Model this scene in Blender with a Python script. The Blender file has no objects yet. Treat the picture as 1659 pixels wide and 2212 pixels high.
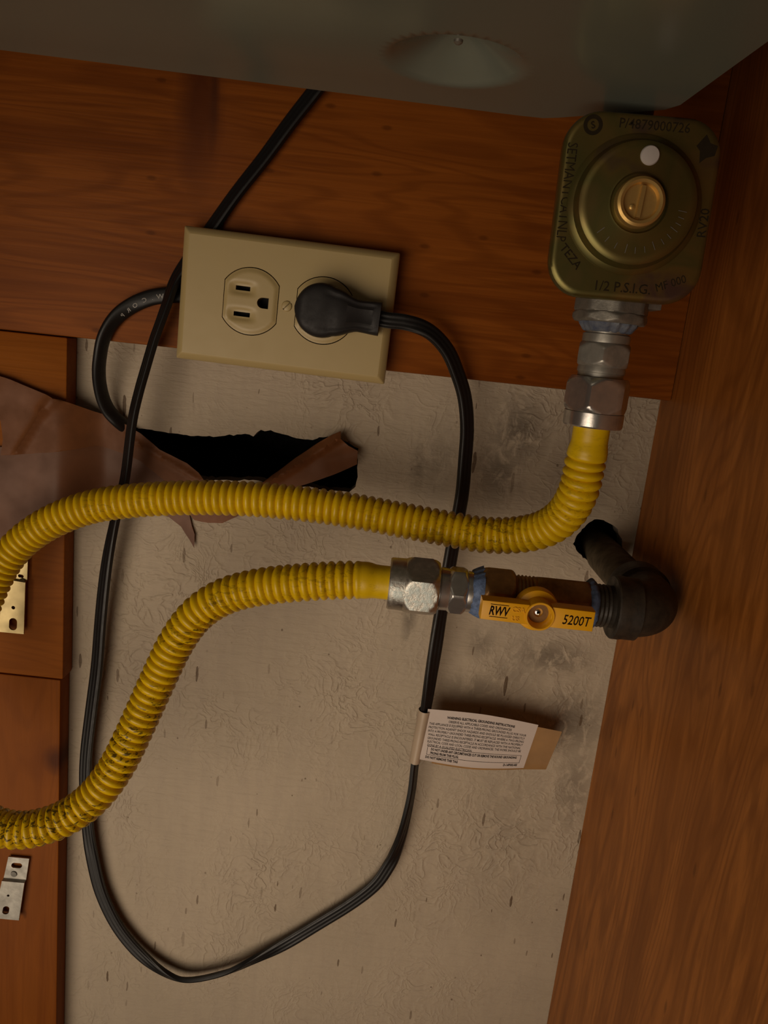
import bpy, bmesh, random
from math import *
from mathutils import Vector, Matrix, noise as mnoise
from mathutils.geometry import delaunay_2d_cdt

random.seed(7)
S = bpy.context.scene
COL = S.collection

# ------------------------------------------------------------------ camera
FPX = 1661.0                       # focal length in pixels of the 1659 x 2212 frame
TH, RO, CAMD, CAMZ = radians(12.7), radians(6.1), 0.45, 0.55
AX = Vector((1, 0, 0)); AU = Vector((0, sin(TH), cos(TH))); AF = Vector((0, cos(TH), -sin(TH)))
CR = AX * cos(RO) + AU * sin(RO)
CU = AU * cos(RO) - AX * sin(RO)
CAM = Vector((0, -CAMD, CAMZ))
cam = bpy.data.cameras.new('camera')
camo = bpy.data.objects.new('camera', cam)
COL.objects.link(camo)
cam.sensor_fit = 'HORIZONTAL'; cam.sensor_width = 36.0
cam.lens = 36.0 * FPX / 1659.0
cam.clip_start = 0.01
m = Matrix((CR, CU, -AF)).transposed().to_4x4(); m.translation = CAM
camo.matrix_world = m
S.camera = camo

# ------------------------------------------------------------------ world, lights, exposure
w = bpy.data.worlds.new('room'); S.world = w; w.use_nodes = True
bg = w.node_tree.nodes['Background']
bg.inputs[0].default_value = (1.0, 0.82, 0.66, 1); bg.inputs[1].default_value = 0.03

def area(name, loc, target, size, power, color, spread):
    l = bpy.data.lights.new(name, 'AREA'); l.shape = 'DISK'; l.size = size; l.energy = power; l.color = color; l.spread = radians(spread)
    o = bpy.data.objects.new(name, l); COL.objects.link(o); o.location = loc
    o.rotation_euler = (Vector(target) - Vector(loc)).to_track_quat('-Z', 'Y').to_euler()
    return o
# one warm soft lamp held low in front of the open cabinet, left of the camera
area('room_lamp', (-0.34, -0.64, 0.13), (-0.085, 0.0, 0.30), 0.80, 1.09, (1.0, 0.81, 0.62), 78)
S.view_settings.view_transform = 'Standard'; S.view_settings.look = 'None'
S.view_settings.gamma = 1.0; S.view_settings.use_curve_mapping = False
S.view_settings.exposure = 0.0

# ------------------------------------------------------------------ helpers
def P(px, py, d):
    """point of the real place seen at a photo pixel, d metres in front of the back wall"""
    v = CR * ((px - 829.5) / FPX) - CU * ((py - 1106) / FPX) + AF
    return CAM + v * ((CAMD - d) / v.y)
def Pz(px, py, z):
    v = CR * ((px - 829.5) / FPX) - CU * ((py - 1106) / FPX) + AF
    return CAM + v * ((z - CAMZ) / v.z)
def L(a, b, t): return a + (b - a) * t
def sstep(a, b, x):
    t = min(1, max(0, (x - a) / (b - a))); return t * t * (3 - 2 * t)

def empty(name, loc, label, cat, group=None):
    o = bpy.data.objects.new(name, None); COL.objects.link(o); o.location = loc; o.empty_display_size = .02
    o['label'] = label; o['category'] = cat
    if group: o['group'] = group
    return o
def wloc(o):
    v = Vector((0, 0, 0))
    while o: v = v + o.location; o = o.parent
    return v
def obj(name, data, mats, parent=None, label=None, cat=None, kind=None, smooth=40, origin=None, group=None):
    """data = (verts, faces[, material indices]) in world space -> ONE linked mesh object"""
    vs, fs = data[0], data[1]
    if not isinstance(mats, (list, tuple)): mats = [mats]
    if parent is not None: org = wloc(parent)
    else:
        org = Vector(origin) if origin is not None else sum((Vector(v) for v in vs), Vector()) / len(vs)
    me = bpy.data.meshes.new(name)
    me.from_pydata([tuple(Vector(v) - org) for v in vs], [], fs)
    for mt in mats: me.materials.append(mt)
    if len(data) > 2 and data[2]: me.polygons.foreach_set('material_index', data[2])
    bm = bmesh.new(); bm.from_mesh(me)
    bmesh.ops.recalc_face_normals(bm, faces=bm.faces)
    bm.to_mesh(me); bm.free()
    if smooth:
        me.polygons.foreach_set('use_smooth', [True] * len(me.polygons))
        me.set_sharp_from_angle(angle=radians(smooth))
    me.update()
    o = bpy.data.objects.new(name, me); COL.objects.link(o)
    if parent is not None: o.parent = parent
    else: o.location = org
    if label: o['label'] = label
    if cat: o['category'] = cat
    if kind: o['kind'] = kind
    if group: o['group'] = group
    return o
def merge(*ds):
    V, Fc, M = [], [], []
    for i, d in enumerate(ds):
        o = len(V); V += list(d[0]); Fc += [tuple(k + o for k in f) for f in d[1]]
        M += list(d[2]) if len(d) > 2 and d[2] else [0] * len(d[1])
    return V, Fc, M

def box(c, sx, sy, sz):
    """axis-aligned box from its centre, slightly bevelled on all edges"""
    b = min(sx, sy, sz) * .12
    bm = bmesh.new(); bmesh.ops.create_cube(bm, size=1)
    bmesh.ops.scale(bm, vec=(sx, sy, sz), verts=bm.verts)
    bmesh.ops.bevel(bm, geom=list(bm.edges), offset=min(b, .0012), segments=2, affect='EDGES', profile=.5)
    bmesh.ops.translate(bm, vec=c, verts=bm.verts)
    r = [v.co.copy() for v in bm.verts], [tuple(v.index for v in f.verts) for f in bm.faces]
    bm.free(); return r
def prism(poly, d0, d1):
    """polygon of (x, z) pairs extruded between depths d0 (back) and d1 (front)"""
    n = len(poly)
    V = [Vector((x, -d0, z)) for x, z in poly] + [Vector((x, -d1, z)) for x, z in poly]
    return V, [tuple(range(n)), tuple(range(n, 2 * n))] + [(i, (i + 1) % n, n + (i + 1) % n, n + i) for i in range(n)]

def frame(axis, ref=Vector((0, -1, 0))):
    a = Vector(axis).normalized()
    if abs(a.dot(ref)) > .99: ref = Vector((1, 0, 0))
    u = (ref - a * ref.dot(a)).normalized(); return a, u, a.cross(u)
def lathe(o, axis, prof, n=48, ref=Vector((0, -1, 0)), rfun=None, caps=True):
    """surface of revolution: prof = [(along, radius)]; rfun(theta, radius) can reshape the section"""
    a, u, v = frame(axis, ref); o = Vector(o); V, Fc = [], []
    for s, r in prof:
        for k in range(n):
            t = 2 * pi * k / n; q = rfun(t, r) if rfun else r
            V.append(o + a * s + (u * cos(t) + v * sin(t)) * q)
    m = len(prof)
    for i in range(m - 1):
        for k in range(n):
            j = (k + 1) % n; Fc.append((i * n + k, i * n + j, (i + 1) * n + j, (i + 1) * n + k))
    if caps: Fc += [tuple(range(n)), tuple(range((m - 1) * n, m * n))]
    return V, Fc
def hexnut(o, axis, s0, s1, R, turn=0.0, ch=.0035, n=72, sides=6):
    """hexagonal nut: flats from a true hexagon, both ends cut by a chamfer cone"""
    st = pi / sides; prof = []
    k = R * (1 - cos(st))
    for i in range(6): f = i / 5; prof.append((s0 + ch * f, R - k * 1.25 * (1 - f) ** 1.3))
    for i in range(6): f = i / 5; prof.append((s1 - ch * (1 - f), R - k * 1.25 * f ** 1.3))
    def rf(t, r):
        q = (t - turn + st) % (2 * st) - st
        return min(r, R * cos(st) / cos(q))
    return lathe(o, axis, prof, n, rfun=rf)

def catmull(pts, n):
    """dense smooth chain through control tuples of any length"""
    out = []; m = len(pts)
    for i in range(m - 1):
        p0, p1, p2, p3 = pts[max(i - 1, 0)], pts[i], pts[i + 1], pts[min(i + 2, m - 1)]
        for k in range(n):
            t = k / n
            out.append(tuple(.5 * (2 * b + (c - a) * t + (2 * a - 5 * b + 4 * c - e) * t * t + (3 * b - a - 3 * c + e) * t ** 3)
                             for a, b, c, e in zip(p0, p1, p2, p3)))
    out.append(tuple(pts[-1])); return out
def resample(ch, step):
    """equal arc-length steps along a chain whose first three values are xyz"""
    out = [ch[0]]; acc = 0.0; s = 0.0; ss = [0.0]
    for a, b in zip(ch, ch[1:]): ss.append(ss[-1] + (Vector(b[:3]) - Vector(a[:3])).length)
    tot = ss[-1]; n = max(2, int(round(tot / step))); j = 0; out = []
    for i in range(n + 1):
        t = tot * i / n
        while j < len(ss) - 2 and ss[j + 1] < t: j += 1
        f = (t - ss[j]) / max(1e-9, ss[j + 1] - ss[j])
        out.append(tuple(L(x, y, f) for x, y in zip(ch[j], ch[j + 1])))
    return out, tot
def smooth_chain(ch, it):
    ch = [tuple(c) for c in ch]
    for _ in range(it):
        ch = [ch[0]] + [tuple((a + 2 * b + c) / 4 for a, b, c in zip(ch[i - 1], ch[i], ch[i + 1])) for i in range(1, len(ch) - 1)] + [ch[-1]]
    return ch
def sweep(ch, section, ref=Vector((0, -1, 0))):
    """section(i) -> list of (a, b): a across (in the plane of the wall), b towards the viewer side"""
    V, Fc = [], []; n = 0
    for i, c in enumerate(ch):
        p = Vector(c[:3]); t = (Vector(ch[min(i + 1, len(ch) - 1)][:3]) - Vector(ch[max(i - 1, 0)][:3])).normalized()
        b = (ref - t * ref.dot(t))
        if b.length < 1e-4: b = Vector((0, 0, 1))
        b.normalize(); a = t.cross(b)
        sec = section(i); n = len(sec)
        V += [p + a * q + b * r for q, r in sec]
    for i in range(len(ch) - 1):
        for k in range(n):
            j = (k + 1) % n; Fc.append((i * n + k, i * n + j, (i + 1) * n + j, (i + 1) * n + k))
    Fc += [tuple(range(n)), tuple(range((len(ch) - 1) * n, len(ch) * n))]
    return V, Fc

def inside(p, poly):
    x, y = p; r = False; j = len(poly) - 1
    for i in range(len(poly)):
        xi, yi = poly[i]; xj, yj = poly[j]
        if (yi > y) != (yj > y) and x < (xj - xi) * (y - yi) / (yj - yi) + xi: r = not r
        j = i
    return r
def cdt(outline, holes=(), extra=()):
    """2-D triangulation of a polygon with real holes and optional inner points"""
    vs, es = [], []
    for loop in [outline, *holes]:
        o = len(vs); n = len(loop); vs += [Vector(p) for p in loop]; es += [(o + i, o + (i + 1) % n) for i in range(n)]
    vs += [Vector(p) for p in extra]
    ov, oe, of, *_ = delaunay_2d_cdt(vs, es, [], 0, 1e-7)
    fs = []
    for f in of:
        c = sum((ov[k] for k in f), Vector((0, 0))) / len(f)
        if inside(c, outline) and not any(inside(c, h) for h in holes): fs.append(tuple(f))
    return [tuple(v) for v in ov], fs
def boundary(fs):
    e = {}
    for f in fs:
        for i in range(len(f)):
            a, b = f[i], f[(i + 1) % len(f)]; k = (min(a, b), max(a, b)); e[k] = None if k in e else (a, b)
    return [v for v in e.values() if v]
def slab(vs2, fs, front, back, mi_side=0):
    """sheet with thickness from a 2-D triangulation: front(p), back(p) give world points"""
    n = len(vs2)
    V = [front(p) for p in vs2] + [back(p) for p in vs2]
    Fc = list(fs) + [tuple(reversed([k + n for k in f])) for f in fs]
    mi = [0] * len(Fc)
    for a, b in boundary(fs): Fc.append((b, a, a + n, b + n)); mi.append(mi_side)
    return V, Fc, mi
def grid_pts(outline, step, holes=()):
    xs = [p[0] for p in outline]; ys = [p[1] for p in outline]; out = []
    ny = 0; y = min(ys) + step * .5
    while y < max(ys):
        x = min(xs) + step * (.5 if ny % 2 else .25)
        while x < max(xs):
            if inside((x, y), outline) and not any(inside((x, y), h) for h in holes): out.append((x, y))
            x += step
        y += step * .87; ny += 1
    return out
def circ(cx, cy, r, n=32): return [(cx + r * cos(2 * pi * k / n), cy + r * sin(2 * pi * k / n)) for k in range(n)]
def rrect(cx, cy, w, h, r, n=6):
    out = []
    for sx, sy, a in ((1, 1, 0), (-1, 1, 90), (-1, -1, 180), (1, -1, 270)):
        for k in range(n + 1):
            t = radians(a + 90 * k / n); out.append((cx + sx * (w / 2 - r) + r * cos(t), cy + sy * (h / 2 - r) + r * sin(t)))
    return out
def stadium(cx, cy, w, h, n=8): return rrect(cx, cy, w, h, min(w, h) / 2 * .999, n)
def rough_loop(poly, step, amp, seed):
    """torn outline: subdivide a polygon and jitter it with noise"""
    out = []
    for i, p in enumerate(poly):
        q = poly[(i + 1) % len(poly)]; n = max(1, int(hypot(q[0] - p[0], q[1] - p[1]) / step))
        for k in range(n):
            x, y = L(p[0], q[0], k / n), L(p[1], q[1], k / n)
            v = mnoise.noise_vector(Vector((x * 900, y * 900, seed))); out.append((x + amp * v.x, y + amp * v.y))
    return out
def text2d(body, size=1.0, sx=1.0, bold=0.0, align='LEFT'):
    """outline lettering as a flat mesh: (2-D verts, faces, width)"""
    cu = bpy.data.curves.new('lettering', 'FONT'); cu.body = body; cu.size = size; cu.resolution_u = 2; cu.offset = bold
    cu.align_x = align
    o = bpy.data.objects.new('lettering', cu); COL.objects.link(o)
    dg = bpy.context.evaluated_depsgraph_get(); me = bpy.data.meshes.new_from_object(o.evaluated_get(dg))
    vs = [(v.co.x * sx, v.co.y) for v in me.vertices]; fs = [tuple(p.vertices) for p in me.polygons]
    bpy.data.objects.remove(o); bpy.data.curves.remove(cu); bpy.data.meshes.remove(me)
    wd = max((v[0] for v in vs), default=0) - min((v[0] for v in vs), default=0)
    return vs, fs, wd
def place_text(t, fn): return [fn(*p) for p in t[0]], t[1]

# ------------------------------------------------------------------ materials
def M(name):
    mt = bpy.data.materials.new(name); mt.use_nodes = True; nt = mt.node_tree
    return mt, nt, nt.nodes['Principled BSDF']
def nd(nt, typ, **kw):
    n = nt.nodes.new(typ)
    for k, v in kw.items():
        if k.startswith('i_'):
            key = k[2:]; n.inputs[int(key) if key.isdigit() else key.replace('_', ' ')].default_value = v
        else: setattr(n, k, v)
    return n
def lk(nt, a, b): nt.links.new(a, b)
def ramp(nt, src, stops, interp='LINEAR'):
    r = nt.nodes.new('ShaderNodeValToRGB'); cr = r.color_ramp; cr.interpolation = interp
    while len(cr.elements) < len(stops): cr.elements.new(.5)
    for e, (p, c) in zip(cr.elements, stops):
        e.position = p; e.color = (*c, 1) if isinstance(c, tuple) else (c, c, c, 1)
    lk(nt, src, r.inputs[0]); return r.outputs[0]
def pos(nt, scale=(1, 1, 1), off=(0, 0, 0)):
    g = nt.nodes.new('ShaderNodeNewGeometry'); mp = nd(nt, 'ShaderNodeMapping')
    mp.inputs['Scale'].default_value = scale; mp.inputs['Location'].default_value = off
    lk(nt, g.outputs['Position'], mp.inputs[0]); return mp.outputs[0]
def pos2(nt, sx, sz, ox=0.0, oz=0.0):
    """flat coordinates in the plane of the back wall: (x, z) as a 2-D vector"""
    g = nt.nodes.new('ShaderNodeNewGeometry'); sp = nd(nt, 'ShaderNodeSeparateXYZ'); lk(nt, g.outputs['Position'], sp.inputs[0])
    cb = nd(nt, 'ShaderNodeCombineXYZ')
    ax = nd(nt, 'ShaderNodeMath', operation='ADD'); lk(nt, sp.outputs['X'], ax.inputs[0]); lk(nt, sp.outputs['Y'], ax.inputs[1])
    for src, q, k, o in ((ax.outputs[0], 0, sx, ox), (sp.outputs['Z'], 1, sz, oz)):
        n = nd(nt, 'ShaderNodeMath', operation='MULTIPLY_ADD'); lk(nt, src, n.inputs[0]); n.inputs[1].default_value = k; n.inputs[2].default_value = o
        lk(nt, n.outputs[0], cb.inputs[q])
    return cb.outputs[0]
def noi(nt, vec, scale, detail=4, rough=.55, dist=0):
    n = nd(nt, 'ShaderNodeTexNoise'); n.inputs['Scale'].default_value = scale; n.inputs['Detail'].default_value = detail
    n.inputs['Roughness'].default_value = rough; n.inputs['Distortion'].default_value = dist
    lk(nt, vec, n.inputs['Vector']); return n.outputs['Fac']
def math_(nt, op, a, b=None, clamp=False):
    n = nd(nt, 'ShaderNodeMath', operation=op); n.use_clamp = clamp
    for i, x in enumerate((a, b)):
        if x is None: continue
        if isinstance(x, (int, float)): n.inputs[i].default_value = x
        else: lk(nt, x, n.inputs[i])
    return n.outputs[0]
def mixc(nt, fac, a, b, mode='MIX'):
    n = nd(nt, 'ShaderNodeMix', data_type='RGBA', blend_type=mode)
    for i, x in ((0, fac), (6, a), (7, b)):
        if isinstance(x, (int, float)): n.inputs[i].default_value = x
        elif isinstance(x, tuple): n.inputs[i].default_value = (*x, 1)
        else: lk(nt, x, n.inputs[i])
    return n.outputs[2]
def bump(nt, bs, h, strength, dist=.001):
    b = nd(nt, 'ShaderNodeBump'); b.inputs['Strength'].default_value = strength; b.inputs['Distance'].default_value = dist
    lk(nt, h, b.inputs['Height']); lk(nt, b.outputs[0], bs.inputs['Normal'])
def simple(name, col, rough=.5, metal=0.0, var=.12, scale=180, bmp=.0, spec=.5, tint=None):
    mt, nt, bs = M(name); v = pos(nt); f = noi(nt, v, scale, 4)
    dark = tuple(c * (1 - var * 2) for c in col) if tint is None else tint
    lk(nt, ramp(nt, f, [(.3, dark), (.68, col)]), bs.inputs['Base Color'])
    lk(nt, ramp(nt, f, [(.3, min(1, rough * 1.2)), (.7, rough * .88)]), bs.inputs['Roughness'])
    bs.inputs['Metallic'].default_value = metal; bs.inputs['Specular IOR Level'].default_value = spec
    if bmp: bump(nt, bs, noi(nt, v, scale * 4, 3), bmp, .0004)
    return mt

def wood(name, light, dark, along, rough=.42, seed=0.0, knots=(), streak=.5):
    """planed softwood: long grain along 'x' or 'z', fine pores, small dashes and optional knots (x, z, rx, rz, strength)"""
    mt, nt, bs = M(name)
    lo, hi = (4, 70) if along == 'x' else (70, 4)
    f1 = noi(nt, pos(nt, (lo, 40, hi), (seed, seed * 2, seed)), 1.0, 3, .5, .6)
    f2 = noi(nt, pos(nt, (lo * 3, 160, hi * 6), (seed * 3, 0, seed)), 1.0, 4, .65, .3)
    f3 = noi(nt, pos(nt, (6, 6, 6), (seed, 0, seed)), 1.0, 2)
    base = ramp(nt, f1, [(.3, dark), (.5, L3(dark, light, .62)), (.7, light)])
    base = mixc(nt, math_(nt, 'MULTIPLY', ramp(nt, f2, [(.42, 1.0), (.6, 0.0)]), streak * .55), base, tuple(c * .62 for c in dark))
    base = mixc(nt, math_(nt, 'MULTIPLY', ramp(nt, f3, [(.38, 0.0), (.66, 1.0)]), .45), base, tuple(min(1, c * 1.15) for c in light))
    # growth-ring contour lines
    lo2, hi2 = (2.6, 22) if along == 'x' else (22, 2.6)
    cn = noi(nt, pos(nt, (lo2, 14, hi2), (seed * 5, seed, seed * 2)), 1.0, 2, .45, .25)
    rg = math_(nt, 'ADD', math_(nt, 'MULTIPLY', math_(nt, 'SINE', math_(nt, 'MULTIPLY', cn, 150.0)), .5), .5)
    base = mixc(nt, math_(nt, 'MULTIPLY', ramp(nt, rg, [(.55, 0.0), (1.0, 1.0)]), .34 * streak + .1), base, tuple(c * .8 for c in dark))
    # short dark resin dashes
    sc = (34, 75) if along == 'x' else (75, 26)
    vo = nd(nt, 'ShaderNodeTexVoronoi', feature='F1', voronoi_dimensions='2D'); vo.inputs['Scale'].default_value = 1.0
    lk(nt, pos2(nt, *sc, seed, seed), vo.inputs['Vector'])
    sel = nd(nt, 'ShaderNodeSeparateColor'); lk(nt, vo.outputs['Color'], sel.inputs[0])
    dash = math_(nt, 'MULTIPLY', ramp(nt, vo.outputs['Distance'], [(.05, 1.0), (.12, 0.0)]), math_(nt, 'GREATER_THAN', sel.outputs[0], .86))
    base = mixc(nt, math_(nt, 'MULTIPLY', dash, .45), base, tuple(c * .3 for c in dark))
    for kx, kz, rx, rz, st, kc in knots:
        n = nd(nt, 'ShaderNodeVectorMath', operation='LENGTH')
        wv = nd(nt, 'ShaderNodeVectorMath', operation='ADD')
        nz = nd(nt, 'ShaderNodeTexNoise'); nz.inputs['Scale'].default_value = 60; lk(nt, pos(nt), nz.inputs['Vector'])
        s2 = nd(nt, 'ShaderNodeVectorMath', operation='MULTIPLY_ADD'); s2.inputs[1].default_value = (.5, 0, .5); s2.inputs[2].default_value = (-.25, 0, -.25)
        lk(nt, nz.outputs['Color'], s2.inputs[0])
        lk(nt, pos(nt, (1 / rx, 0, 1 / rz), (-kx / rx, 0, -kz / rz)), wv.inputs[0]); lk(nt, s2.outputs[0], wv.inputs[1])
        lk(nt, wv.outputs[0], n.inputs[0])
        base = mixc(nt, math_(nt, 'MULTIPLY', ramp(nt, n.outputs['Value'], [(.25, 1.0), (1.0, 0.0)]), st), base, kc)
    lk(nt, base, bs.inputs['Base Color'])
    bs.inputs['Roughness'].default_value = rough; bs.inputs['Specular IOR Level'].default_value = .07
    bump(nt, bs, f2, .18, .0006)
    return mt
def L3(a, b, t): return tuple(x + (y - x) * t for x, y in zip(a, b))

def wall_material():
    mt, nt, bs = M('painted_board')
    v = pos(nt)
    base = ramp(nt, noi(nt, v, 9, 3), [(.3, (.39, .325, .238)), (.7, (.47, .393, .292))])
    base = mixc(nt, math_(nt, 'MULTIPLY', ramp(nt, noi(nt, pos(nt, (140, 1, 22)), 1.0, 4, .6), [(.40, 1.0), (.55, 0.0)]), .16), base, (.33, .27, .22))
    # blotchy damp stains towards the right-hand side
    tot = None
    for px, py, rx, rz, st in ((1120, 930, .022, .030, .95), (1080, 1020, .018, .03, .8), (950, 990, .018, .03, .35), (885, 1330, .006, .025, .75), (905, 1010, .006, .022, .6),
                               (1235, 1560, .03, .035, .75), (1190, 1420, .035, .016, .8), (1240, 1700, .018, .04, .6), (1100, 1460, .028, .02, .45),
                               (1270, 1000, .025, .04, .35), (1030, 1480, .03, .014, .5), (1040, 1390, .012, .015, .6), (1090, 1780, .05, .09, .25)):
        c = P(px, py, 0)
        n = nd(nt, 'ShaderNodeVectorMath', operation='LENGTH')
        lk(nt, pos(nt, (1 / rx, 0, 1 / rz), (-c.x / rx, 0, -c.z / rz)), n.inputs[0])
        k = math_(nt, 'MULTIPLY', ramp(nt, n.outputs['Value'], [(.15, 1.0), (1.0, 0.0)]), st)
        tot = k if tot is None else math_(nt, 'MAXIMUM', tot, k)
    blot = ramp(nt, noi(nt, pos(nt, (120, 1, 75)), 1.0, 5, .65, .8), [(.38, 0.0), (.52, 1.0)])
    base = mixc(nt, math_(nt, 'MULTIPLY', math_(nt, 'MULTIPLY', tot, blot), .9), base, (.125, .10, .072))
    # brown upright flecks where the timber shows through
    for sc, th, sd, k_ in (((78, 14), .70, 0.0, .95), ((110, 24), .80, 3.7, .85), ((130, 100), .91, 6.1, .8)):
        vo = nd(nt, 'ShaderNodeTexVoronoi', feature='F1', voronoi_dimensions='2D'); vo.inputs['Scale'].default_value = 1.0
        wob = nd(nt, 'ShaderNodeVectorMath', operation='MULTIPLY_ADD'); nw = nd(nt, 'ShaderNodeTexNoise'); nw.inputs['Scale'].default_value = 160; lk(nt, v, nw.inputs['Vector'])
        wob.inputs[1].default_value = (.12, .12, 0); lk(nt, nw.outputs['Color'], wob.inputs[0]); lk(nt, pos2(nt, *sc, sd, sd), wob.inputs[2])
        lk(nt, wob.outputs[0], vo.inputs['Vector'])
        sel = nd(nt, 'ShaderNodeSeparateColor'); lk(nt, vo.outputs['Color'], sel.inputs[0])
        rad = math_(nt, 'MULTIPLY', sel.outputs[1], .06)
        fl = math_(nt, 'MULTIPLY', math_(nt, 'LESS_THAN', vo.outputs['Distance'], math_(nt, 'ADD', rad, .03)), math_(nt, 'GREATER_THAN', sel.outputs[0], th))
        base = mixc(nt, math_(nt, 'MULTIPLY', math_(nt, 'MULTIPLY', fl, sel.outputs[2]), k_), base, (.12, .078, .045))
    lk(nt, base, bs.inputs['Base Color'])
    bs.inputs['Roughness'].default_value = .62; bs.inputs['Specular IOR Level'].default_value = .3
    # thick brushed paint: wrinkled ridges, strongest in patches
    nz = nd(nt, 'ShaderNodeTexNoise'); nz.inputs['Scale'].default_value = 26; nz.inputs['Detail'].default_value = 2; lk(nt, v, nz.inputs['Vector'])
    wv = nd(nt, 'ShaderNodeVectorMath', operation='MULTIPLY_ADD'); wv.inputs[1].default_value = (.05, .05, .05)
    lk(nt, nz.outputs['Color'], wv.inputs[0]); lk(nt, v, wv.inputs[2])
    n1 = noi(nt, wv.outputs[0], 120, 2, .5)
    rdg = math_(nt, 'POWER', math_(nt, 'SUBTRACT', 1.0, math_(nt, 'MULTIPLY', math_(nt, 'ABSOLUTE', math_(nt, 'SUBTRACT', n1, .5)), 5.0), True), 3.0)
    zone = ramp(nt, noi(nt, v, 11, 3), [(.42, 0.03), (.66, 1.0)])
    h = math_(nt, 'MULTIPLY', math_(nt, 'MULTIPLY', rdg, zone), 1.0)
    st1 = noi(nt, pos(nt, (70, 1, 330), (0, 0, 0)), 1.0, 4, .6, 1.5)
    h = math_(nt, 'ADD', h, math_(nt, 'MULTIPLY', st1, .9))
    h = math_(nt, 'ADD', h, math_(nt, 'MULTIPLY', noi(nt, v, 70, 4, .6), 1.0))
    bump(nt, bs, h, .62, .0010)
    return mt

MAT_WALL = wall_material()
MAT_PLASTER = simple('torn_board_core', (.30, .25, .20), .9, var=.25)
MAT_CAVITY = simple('dark_cavity', (.018, .014, .011), .9)  # near-black: the wall hollow's shade is put into this colour
KN = (.070, .017, .004)
kA, kB, kC = P(432, 235, .019), P(460, 330, .019), P(122, 1642, .014)
MAT_BOARD = wood('pine_board', (.268, .078, .010), (.150, .037, .004), 'x', seed=1.3, streak=.75,
                 knots=((kA.x, kA.z, .014, .050, 1.0, KN), (P(462, 220, .019).x, P(462, 220, .019).z, .0035, .03, .9, (.04, .012, .006)), (kB.x, kB.z, .03, .05, .35, (.2, .06, .018))))
MAT_STILE_A = wood('orange_pine', (.31, .098, .013), (.225, .066, .008), 'x', seed=4.1, streak=.35)
MAT_STILE_B = wood('red_pine', (.26, .078, .009), (.19, .052, .006), 'z', seed=6.7, streak=.3,
                   knots=((kC.x, kC.z, .028, .022, .4, (.12, .03, .006)), (kC.x, kC.z, .011, .012, .85, (.075, .022, .008))))
MAT_PANEL = wood('cedar_panel', (.55, .205, .042), (.265, .085, .016), 'z', seed=9.2, streak=.8,
                 knots=((.1515, .3, .03, .03, .0, KN),))
MAT_TAPE = simple('brown_packing_tape', (.190, .072, .026), .5, var=.14, scale=70, bmp=.06, spec=.22)
MAT_TAPE2 = simple('faded_packing_tape', (.165, .070, .034), .46, var=.18, scale=45, bmp=.06, spec=.25)
MAT_GREY = simple('grey_sheet_metal', (.195, .22, .18), .22, metal=.1, var=.015, scale=30)
MAT_IVORY = simple('ivory_plastic', (.435, .332, .150), .38, var=.015, scale=90)
MAT_SLOT_SHADE = simple('slot_shade_black', (.004, .004, .004), .8)  # black stands in for the shade inside the ivory slots
MAT_RUBBER = simple('black_rubber', (.0085, .008, .008), .40, var=.15, scale=200, bmp=.05, spec=.42)
MAT_PLUG = simple('moulded_black_plastic', (.016, .0145, .015), .52, var=.12, scale=300, bmp=.08, spec=.35)
MAT_WHITEINK = simple('white_ink', (.42, .40, .37), .6)
MAT_INK2 = simple('faded_ink', (.026, .018, .009), .7, spec=.1)
MAT_INK = simple('dark_ink', (.016, .008, .006), .8, spec=.08)
MAT_TAGINK = simple('tag_ink', (.035, .028, .028), .8, spec=.1)
MAT_PAPER = simple('white_paper', (.60, .52, .47), .6, var=.03, scale=60)
MAT_PAPER2 = simple('creased_clear_sleeve', (.46, .36, .26), .38, var=.06, scale=60)
MAT_KRAFT = simple('tan_backing_paper', (.38, .215, .085), .5, var=.16, scale=45)
MAT_ZINC = simple('zinc_plated_steel', (.58, .56, .53), .22, metal=.86, var=.12, scale=260, bmp=.05)
MAT_ZINC2 = simple('dull_zinc', (.40, .385, .34), .38, metal=.65, var=.2, scale=160, bmp=.1)
MAT_CAST = simple('cast_aluminium', (.26, .245, .21), .5, metal=.6, var=.2, scale=220, bmp=.25)
MAT_BRASSY = simple('brass_plated_steel', (.42, .34, .17), .34, metal=.85, var=.12, scale=90)
MAT_BRASS = simple('brass', (.66, .43, .14), .36, metal=.7, var=.1, scale=200)
MAT_BRONZE = simple('aged_brass_body', (.30, .165, .06), .5, metal=.6, var=.25, scale=140, bmp=.2)
MAT_IRON = simple('black_iron', (.040, .031, .022), .5, var=.35, scale=160, bmp=.25, spec=.4)
MAT_PIPE = simple('dusty_iron_pipe', (.12, .092, .055), .75, var=.3, scale=120, bmp=.25, spec=.25)
MAT_SEAL = simple('blue_thread_sealant', (.13, .20, .37), .6, var=.3, scale=420, bmp=.5)
MAT_SEAL2 = simple('greyed_thread_sealant', (.15, .165, .19), .65, var=.35, scale=300, bmp=.5, tint=(.06, .075, .12))
MAT_HANDLE = simple('yellow_plastic', (.78, .39, .004), .36, var=.03, scale=90)
MAT_RIVET = simple('dull_grey_rivet', (.17, .16, .14), .5, metal=.5)
MAT_VENT = simple('pale_grey_plastic', (.52, .48, .46), .55, var=.04)
MAT_SCREW = simple('bright_screw', (.8, .76, .68), .2, metal=1.0)

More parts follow.
